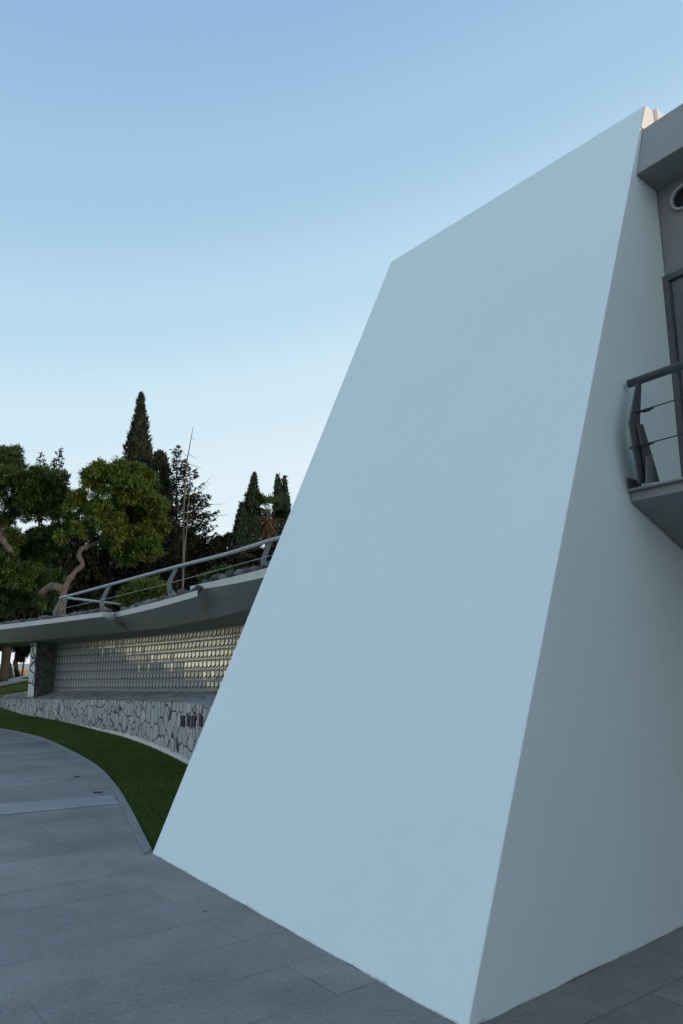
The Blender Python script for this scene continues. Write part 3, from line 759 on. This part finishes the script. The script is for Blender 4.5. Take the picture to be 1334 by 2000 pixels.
# dark evergreen trees filling the grove behind
def grove(px, label, Y, cl, mat=None):
    tb = gz(at(px, 1250, Y))
    return broad_tree('evergreen_tree', label, Y, cl, [([tb, (px, 1240, Y), (px+4, 1150, Y), (px-3, 1060, Y)], .28, .12), ([(px+3, 1170, Y), (px+35, 1110, Y), (px+45, 1070, Y)], .1, .04), ([(px, 1180, Y), (px-35, 1120, Y), (px-40, 1080, Y)], .1, .04)],
        mat or M['leaf_dark'], M['bark_dark'], .30, .12, .75, 8, base=tuple(tb))
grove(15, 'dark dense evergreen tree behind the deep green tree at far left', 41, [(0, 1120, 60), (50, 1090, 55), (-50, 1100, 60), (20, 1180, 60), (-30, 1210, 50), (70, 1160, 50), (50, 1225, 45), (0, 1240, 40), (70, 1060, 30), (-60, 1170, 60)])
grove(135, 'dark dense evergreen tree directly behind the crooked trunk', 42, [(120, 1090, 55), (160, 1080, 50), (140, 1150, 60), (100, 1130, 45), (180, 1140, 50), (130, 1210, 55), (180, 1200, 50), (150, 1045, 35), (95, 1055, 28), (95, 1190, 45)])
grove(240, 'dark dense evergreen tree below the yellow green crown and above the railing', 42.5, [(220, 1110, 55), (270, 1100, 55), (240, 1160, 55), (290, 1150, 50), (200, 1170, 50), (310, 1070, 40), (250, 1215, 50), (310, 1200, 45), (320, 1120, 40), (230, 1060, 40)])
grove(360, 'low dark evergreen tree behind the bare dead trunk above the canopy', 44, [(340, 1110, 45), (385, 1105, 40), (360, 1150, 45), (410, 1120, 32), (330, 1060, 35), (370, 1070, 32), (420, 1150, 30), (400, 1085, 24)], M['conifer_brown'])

# cypresses
def cypress(label, Y, prof, mat, dens=1.0, L=.26, group=None, name='cypress_tree', rough=.22, sub=None):
    """prof: list of (py, xl, xr) pixel outline; revolve, with a ragged leafy skin"""
    prof = sorted(prof); pyb = prof[-1][0]; mid = (prof[-1][1]+prof[-1][2])/2
    tb = gz(at(mid, pyb, Y)); root = thing(name, label, 'tree', tuple(tb), group)
    ct = [(at((a+b)/2, y, Y), (b-a)/2*Y/F) for (y, a, b) in prof]
    zs = np.array([p.z for p, _ in ct])[::-1]; xs_ = np.array([p.x for p, _ in ct])[::-1]; yy = np.array([p.y for p, _ in ct])[::-1]; rr = np.array([r for _, r in ct])[::-1]
    area = sum((a+b)*abs(z1-z0)*math.pi for a, b, z0, z1 in zip(rr, rr[1:], zs, zs[1:]))
    n = int(dens*area*260)+200
    # sample by area
    zz = RNG.uniform(zs[0], zs[-1], n*3); rad = np.interp(zz, zs, rr); keep = RNG.uniform(0, rr.max(), n*3) < rad+.06; zz = zz[keep][:n]; rad = rad[keep][:n]
    n = len(zz); ang = RNG.uniform(0, 2*np.pi, n)
    # plume bumps
    bumpf = np.array([mnoise.noise(Vector((math.cos(a)*2.2, math.sin(a)*2.2, z*1.1+Y))) for a, z in zip(ang, zz)])
    bump2 = np.array([mnoise.noise(Vector((math.cos(a)*5, math.sin(a)*5, z*3.1+Y))) for a, z in zip(ang, zz)])
    rj = rad*(1+rough*2.0*bumpf+rough*1.0*bump2)*RNG.uniform(.45, 1.03, n)**.7
    cx = np.interp(zz, zs, xs_); cy = np.interp(zz, zs, yy)
    o = np.stack([np.cos(ang), np.sin(ang), np.zeros(n)], 1)
    P = np.stack([cx, cy, zz], 1)+o*rj[:, None]
    Dr = o*.45+RNG.normal(size=(n, 3))*.33; Dr[:, 2] += .95
    Nn = o+RNG.normal(size=(n, 3))*.5
    mesh_np('crown', leaf_quads(P, Dr, Nn, L*RNG.uniform(.5, 1.2, n), L*.42*RNG.uniform(.6, 1.2, n)), 4, mat, root)
    mb = MB(); tops = ct[0][0]
    axis = [tb]+[p for p, _ in ct[::-1]]
    mb.tube(axis, [max(.015, .16*(1-i/(len(axis)-1))) for i in range(len(axis))], 8); mb.build('trunk', M['bark_dark'], root, True)
    return root
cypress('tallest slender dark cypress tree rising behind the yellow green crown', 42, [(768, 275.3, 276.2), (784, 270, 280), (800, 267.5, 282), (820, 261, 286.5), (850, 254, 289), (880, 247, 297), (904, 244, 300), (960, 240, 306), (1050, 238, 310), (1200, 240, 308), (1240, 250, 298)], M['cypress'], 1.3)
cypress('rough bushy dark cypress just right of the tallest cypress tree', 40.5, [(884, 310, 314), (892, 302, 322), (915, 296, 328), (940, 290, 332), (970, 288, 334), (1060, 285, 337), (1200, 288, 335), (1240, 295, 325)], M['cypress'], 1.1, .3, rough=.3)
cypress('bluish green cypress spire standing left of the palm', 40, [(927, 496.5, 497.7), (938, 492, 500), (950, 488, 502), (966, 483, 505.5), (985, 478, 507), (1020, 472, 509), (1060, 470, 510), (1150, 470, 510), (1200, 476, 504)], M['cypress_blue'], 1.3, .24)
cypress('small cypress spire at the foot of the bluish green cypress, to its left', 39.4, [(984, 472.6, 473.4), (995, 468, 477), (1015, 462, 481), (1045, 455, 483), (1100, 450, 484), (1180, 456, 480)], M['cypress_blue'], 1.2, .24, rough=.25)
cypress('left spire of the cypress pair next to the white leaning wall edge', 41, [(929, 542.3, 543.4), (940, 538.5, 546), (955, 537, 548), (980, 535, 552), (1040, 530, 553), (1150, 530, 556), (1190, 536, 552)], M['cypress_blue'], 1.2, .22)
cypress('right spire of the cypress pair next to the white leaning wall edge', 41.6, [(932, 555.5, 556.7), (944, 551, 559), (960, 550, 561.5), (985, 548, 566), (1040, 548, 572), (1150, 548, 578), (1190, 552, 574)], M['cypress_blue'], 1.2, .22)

# open conifers with drooping layered branches
def conifer(label, Y, top, pyb, widths, mat, nbr, L=.20, seg=26, name='conifer_tree'):
    """widths: (py, left half px, right half px)"""
    tp = at(*top, Y); bs = gz(at(top[0]+2, pyb, Y)); root = thing(name, label, 'tree', tuple(bs))
    mb = MB(); mb.tube([bs, bs.lerp(tp, .5), tp], [.15, .09, .012], 8); mb.build('trunk', M['bark_dark'], root, True)
    ws = sorted(widths); pys = [w[0] for w in ws]; q = []; mb = MB()
    for i in range(nbr):
        u = (i+RNG.uniform(0, 1))/nbr; py = top[1]+(pys[-1]-top[1])*u**.85
        wl, wr = np.interp(py, pys, [w[1] for w in ws]), np.interp(py, pys, [w[2] for w in ws])
        a = RNG.uniform(0, 2*np.pi); w_ = (wr if math.cos(a) > 0 else wl)*Y/F*RNG.uniform(.72, 1.06)
        p0 = at(top[0], py, Y)
        d = Vector((math.cos(a), math.sin(a), .12+RNG.uniform(-.15, .25)))
        tip = p0+d*w_; sag = .1*w_
        m_ = max(6, int(w_*seg)); t = np.sqrt(RNG.uniform(.02, 1, m_))
        base = np.array(p0)[None]*(1-t[:, None])+np.array(tip)[None]*t[:, None]; base[:, 2] -= sag*np.sin(t*np.pi)*1.2
        base += RNG.normal(size=(m_, 3))*np.array([.07, .07, .05])*(1.25-t)[:, None]*1.3
        Dr = np.array(d)[None]*.8+RNG.normal(size=(m_, 3))*.5; Nn = RNG.normal(size=(m_, 3))*.5+np.array([0, 0, 1.])
        q.append(leaf_quads(base, Dr, Nn, L*RNG.uniform(.5, 1.2, m_), L*.5*RNG.uniform(.6, 1.2, m_)))
        if w_ > .5: mb.tube([p0, p0.lerp(tip, .5)-up_*sag, tip], [.022, .014, .006], 5, False)
    mb.build('limb', M['bark_dark'], root, True)
    mesh_np('crown', np.concatenate(q), 4, mat, root); return root
conifer('open dark conifer with ragged layered branches beside the dead trunk', 39, (345, 870), 1240, [(870, 1, 2), (885, 6, 8), (905, 8, 24), (940, 10, 44), (970, 14, 66), (1006, 20, 80), (1045, 25, 76), (1100, 30, 70), (1160, 30, 70)], M['conifer'], 330, .20, 34)
conifer('small pointed conifer top poking above the trees, right one of two', 44, (116, 876), 1200, [(876, 1, 1), (890, 6, 6), (903, 14, 8), (930, 16, 14), (950, 20, 22), (1000, 26, 30)], M['conifer'], 120, .20, 36)
conifer('small pointed conifer top leaning left above the trees, left one of two', 43.5, (79, 886), 1200, [(886, 1, 1), (896, 3, 7), (910, 8, 13), (930, 14, 16), (960, 20, 20), (1000, 24, 24)], M['conifer'], 100, .20, 36)

# dead trunk with bare twigs
Yd = 37
db = gz(at(356, 1200, Yd)); dt_ = thing('dead_tree', 'bare dead trunk with thin leafless twigs above the dark conifer', 'tree', tuple(db))
mb = MB(); limb(mb, [db, (at(357, 1150, Yd)), at(359, 1000, Yd), at(365, 904, Yd), at(371, 868, Yd), at(377.5, 833, Yd)], .065, .010, 8)
limb(mb, [at(358, 1110, Yd-.2), at(363, 1054, Yd-.2), at(368, 985, Yd-.2), at(372, 950, Yd-.2)], .04, .014, 6); mb.build('trunk', M['deadwood'], dt_, True)
for seg in ([(367, 893), (357, 884)], [(367, 886), (383, 896)], [(372, 855), (382, 859)], [(366, 905), (396, 916)], [(378, 972), (400, 945), (414, 930)], [(380, 972), (398, 955), (413, 941)], [(390, 985), (420, 985), (443, 984)], [(400, 1006), (428, 1007), (445, 1005)], [(365, 940), (380, 928), (384, 910)], [(362, 960), (350, 950)], [(366, 925), (378, 928), (392, 928)]):
    mb = MB(); limb(mb, [at(x, y, Yd+.1*k) for k, (x, y) in enumerate(seg)], .016, .006, 5); mb.build('twig', M['deadwood'], dt_, True)

# palm
Yp = 40.3
pb = gz(at(522, 1200, Yp)); pm = thing('palm_tree', 'fan palm with a brown skirt of dead fronds between the cypresses', 'palm', tuple(pb))
pc = at(523, 996, Yp)
mb = MB(); mb.tube([pb, pb.lerp(pc, .5)+Vector((.05, 0, 0)), pc], [.22, .17, .16], 10); mb.build('trunk', M['bark'], pm, True)
def fan(c, d, r, nb, spread):
    d = Vector(d).normalized(); s = d.cross(up_).normalized() if abs(d.z) < .95 else Vector((1, 0, 0)); out = []
    stem = c+d*r*.5
    for k in range(nb):
        a = (k/(nb-1)-.5)*spread; dr = (d*math.cos(a)+s*math.sin(a)); dr.z -= .15; out.append((stem, dr, s.cross(d)))
    return out, [c, stem]
q = []; mb = MB()
for i in range(26):
    a = random.uniform(0, 6.28); el = random.uniform(-.25, 1.1)
    fl_, stm = fan(pc, (math.cos(a)*math.cos(el), math.sin(a)*math.cos(el), math.sin(el)), random.uniform(.9, 1.5), 15, 2.6)
    P = np.array([np.array(x[0]) for x in fl_]); Dr = np.array([np.array(x[1]) for x in fl_]); Nn = np.array([np.array(x[2]) for x in fl_])
    q.append(leaf_quads(P, Dr, Nn, np.full(15, .75)*RNG.uniform(.8, 1.1, 15), np.full(15, .09))); mb.tube(stm, .012, 5)
mesh_np('crown', np.concatenate(q), 4, M['palm'], pm); mb.build('stalk', M['palm'], pm)
n = 900; P = np.array(at(520, 1030, Yp))+RNG.normal(size=(n, 3))*np.array([.22, .22, .42]); Dr = RNG.normal(size=(n, 3))*.3; Dr[:, 2] -= 1
mesh_np('dead_frond_skirt', leaf_quads(P, Dr, RNG.normal(size=(n, 3)), RNG.uniform(.25, .5, n), np.full(n, .06)), 4, M['palm_dead'], pm)

# shrubs
def shrub(label, Y, cl, mat, L, Wd, dens=1.2, zb=None, droop=.1):
    bb = at(cl[0][0], cl[0][1]+cl[0][2], Y); bb = Vector((bb.x, bb.y, zb if zb is not None else hz(bb.x, bb.y)))
    root = thing('shrub', label, 'shrub', tuple(bb)); q = []; mb = MB()
    for (px, py, r) in cl:
        c = at(px, py, Y+RNG.uniform(-.3, .3)); rw = r*Y/F; q.append(clump_leaves(c, rw, int(dens*260*(rw/.8)**2)+60, 7, L, Wd, droop))
        mb.tube([bb, bb.lerp(c, .5)+Vector((.03, 0, 0)), c], [.03, .02, .008], 6)
    mesh_np('crown', np.concatenate(q), 4, mat, root); mb.build('stem', M['bark_dark'], root)
shrub('yellow green feathery bush behind the middle of the canopy railing', 24.5, [(280, 1158, 32), (255, 1165, 24), (305, 1150, 22), (270, 1142, 16), (320, 1170, 20), (240, 1175, 18)], M['bush'], .15, .035, 1.5, 0, .3)
shrub('dark leafy shrub in the gap between the conifer and the bluish cypress', 38, [(440, 1080, 24), (425, 1062, 14), (448, 1055, 12), (455, 1100, 24), (425, 1110, 28), (440, 1140, 30)], M['leaf_dark'], .2, .08, 1.3)
shrub('small fresh green shrub behind the stones on the top canopy step', 16.5, [(425, 1122, 10), (412, 1128, 9), (440, 1116, 7), (400, 1134, 8), (448, 1122, 9)], M['bush'], .09, .035, 3.5, 2.9)
shrub('dark leafy shrub beneath the cypress pair by the wall edge', 39, [(535, 1090, 26), (512, 1095, 24), (490, 1110, 26), (560, 1090, 30)], M['leaf_dark'], .2, .08, 1.2)

# far left: grove trunks and boundary walls
def far_tree(label, Y, pts, r, cl):
    base = terr(*pts[0]); Y = base.y if Y is None else Y
    root = thing('grove_tree', label, 'tree', tuple(base)); mb = MB()
    limb(mb, [base-up_*.1]+[at(x, y, Y) for x, y in pts[1:]], r, r*.6, 8); mb.build('trunk', M['bark_dark'], root, True)
    q = [clump_leaves(at(px, py, Y), rr_*Y/F, int(170*(rr_*Y/F/.8)**2)+30, 7, .28, .12) for px, py, rr_ in cl]
    mesh_np('crown', np.concatenate(q), 4, M['leaf_dark'], root)
Yg = 50
far_tree('thick straight trunk under the canopy at the left edge', Yg, [(12, 1326), (12, 1305), (14, 1278), (14, 1255)], .19, [(5, 1262, 18), (20, 1250, 22), (-15, 1255, 24)])
far_tree('slanting thin trunk beside the thick straight trunk', Yg, [(25, 1325), (21, 1305), (17, 1288), (15, 1262)], .11, [(15, 1245, 18), (28, 1262, 12)])
far_tree('curved trunk with knots left of the stone end wall', Yg, [(37, 1321), (31, 1305), (31, 1285), (35, 1262)], .17, [(40, 1262, 16), (30, 1245, 22), (50, 1268, 12)])
far_tree('slender young trunk nearest the stone end wall', Yg, [(43, 1319), (45, 1305), (47, 1290), (47, 1270)], .06, [(48, 1272, 12), (55, 1262, 14), (42, 1285, 6)])
mb = MB(); w0, w1 = at(-120, 1309, 63), at(75, 1306.5, 66); mb.box(Vector((w0.x, w0.y, .8)), Vector((w1.x-w0.x, w1.y-w0.y, 0)), (0, .4, 0), (0, 0, w0.z-.8))
tag(mb.build('retaining_wall', M['tanwall']), 'low tan retaining wall behind the trunks at far left', 'wall')
mb = MB(); w0, w1 = at(-140, 1296.5, 78), at(85, 1294.5, 78); mb.box(Vector((w0.x, w0.y, .8)), Vector((w1.x-w0.x, w1.y-w0.y, 0)), (0, .4, 0), (0, 0, w0.z-.8))
tag(mb.build('boundary_wall', M['farwall']), 'long blue grey boundary wall behind the tan wall at far left', 'wall')

# drain covers on the path
for k, (px, py, w, d_) in enumerate(((191, 1548.5, .06, .04), (150, 1517.5, .035, .035))):
    c = gp(px, py); mb = MB(); ax = Vector((.95, .3, 0)).normalized(); ay = Vector((-ax.y, ax.x, 0))
    mb.box(c-ax*w-ay*d_*.5+up_*.001, ax*2*w, ay*d_*2, up_*.006); o = mb.build('drain_cover', M['dark'])
    tag(o, ['larger dark drain cover set in the path next to the pale band', 'smaller dark drain cover set in the path farther from the pale band'][k], 'drain cover')

# grass blades on the strip of lawn in view
n = 150000
ks = np.array([(p.x, p.y) for p in kc]); 
fb = np.array([(p.x, p.y) for p in FR])
Yb = RNG.uniform(6.8, 26, n*2); Yb = 6.8+(26-6.8)*RNG.uniform(0, 1, n)**1.6
ko = np.argsort(ks[:, 1]); xk = np.interp(Yb, ks[ko, 1], ks[ko, 0])+.13
fo = np.argsort(fb[:, 1]); xf = np.interp(Yb, fb[fo, 1], fb[fo, 0])
xa = (A+e*0).x; 
lft = np.where(Yb < 10, np.interp(Yb, [7.0, 9.6], [A.x, A.x+(2.6/e.y)*e.x]), xf); xf = np.minimum(np.maximum(xf, xk), 3) if False else lft
Xb = xk+(xf-xk)*RNG.uniform(0, 1, n)
ok = xf > xk
P = np.stack([Xb, Yb, np.full(n, -.02)], 1)[ok]; n = len(P)
Dr = RNG.normal(size=(n, 3))*.35; Dr[:, 2] = 1
hb = RNG.uniform(.025, .05, n)[:, None]; wb_ = RNG.uniform(.004, .008, n)[:, None]*(1+Yb[ok][:, None]/12)
sd = RNG.normal(size=(n, 3)); sd[:, 2] = 0; sd /= np.linalg.norm(sd, axis=1, keepdims=True)
tri = np.stack([P-sd*wb_*.5, P+sd*wb_*.5, P+Dr*hb], 1).reshape(-1, 3)
tag(mesh_np('grass', tri, 3, M['grass']), kind='stuff')

# ------------------------------------------------------------------ sky and light
SUN_EL, SUN_AZ = math.radians(6), math.atan2(.75, -.66)      # azimuth clockwise from +Y
sd_ = Vector((math.sin(SUN_AZ)*math.cos(SUN_EL), math.cos(SUN_AZ)*math.cos(SUN_EL), math.sin(SUN_EL)))
w = bpy.data.worlds.new('World'); scn.world = w; w.use_nodes = True; nt = w.node_tree
bg = nt.nodes['Background']
sky = N(nt, 'ShaderNodeTexSky', sky_type='NISHITA'); sky.sun_disc = False; sky.sun_elevation = SUN_EL; sky.sun_rotation = SUN_AZ
def lin(*c): return tuple((x/255/12.92 if x/255 <= .04045 else ((x/255+.055)/1.055)**2.4) for x in c)
tc = nt.nodes.new('ShaderNodeTexCoord'); sx = nt.nodes.new('ShaderNodeSeparateXYZ'); nt.links.new(tc.outputs['Generated'], sx.inputs[0])
zz = math_(nt, 'SUBTRACT', math_(nt, 'MULTIPLY', sx.outputs['Z'], .95), math_(nt, 'ADD', math_(nt, 'MULTIPLY', math_(nt, 'MULTIPLY', sx.outputs['X'], math_(nt, 'MAXIMUM', sx.outputs['Y'], 0.0)), .23), .025))
zz = math_(nt, 'ADD', zz, math_(nt, 'MULTIPLY', math_(nt, 'SUBTRACT', sx.outputs['Y'], .80), .06))
tint = ramp(nt, zz, [(0.0, lin(244, 250, 253)), (.12, lin(236, 247, 253)), (.24, lin(227, 243, 252)), (.34, lin(211, 236, 249)), (.44, lin(188, 221, 244)), (.55, lin(167, 203, 232)), (.67, lin(151, 187, 225)), (.78, lin(131, 168, 211)), (1.0, lin(97, 136, 186))], 'EASE')
sk = mixc(nt, 1.0, sky.outputs[0], (.10, .10, .10), 'MULTIPLY')
fin = mixc(nt, .96, sk, tint)
nt.links.new(fin, bg.inputs[0]); bg.inputs[1].default_value = 1.0
sun = bpy.data.lights.new('sun', 'SUN'); sun.energy = 2.0; sun.angle = math.radians(3); sun.color = (1, .81, .62)
so = link(bpy.data.objects.new('sun', sun)); so.rotation_euler = (-sd_).to_track_quat('-Z', 'Y').to_euler(); so.location = (0, 0, 30)

cam = bpy.data.cameras.new('camera'); cam.sensor_fit = 'VERTICAL'; cam.sensor_height = 36; cam.lens = F/2000*36; cam.clip_end = 3000; cam.clip_start = .05
co = link(bpy.data.objects.new('camera', cam)); co.location = EYE; co.rotation_euler = (math.pi/2+TH, 0, 0); scn.camera = co
vs_ = scn.view_settings; vs_.view_transform = 'Standard'; vs_.look = 'None'; vs_.gamma = 1; vs_.use_curve_mapping = False; vs_.exposure = 0
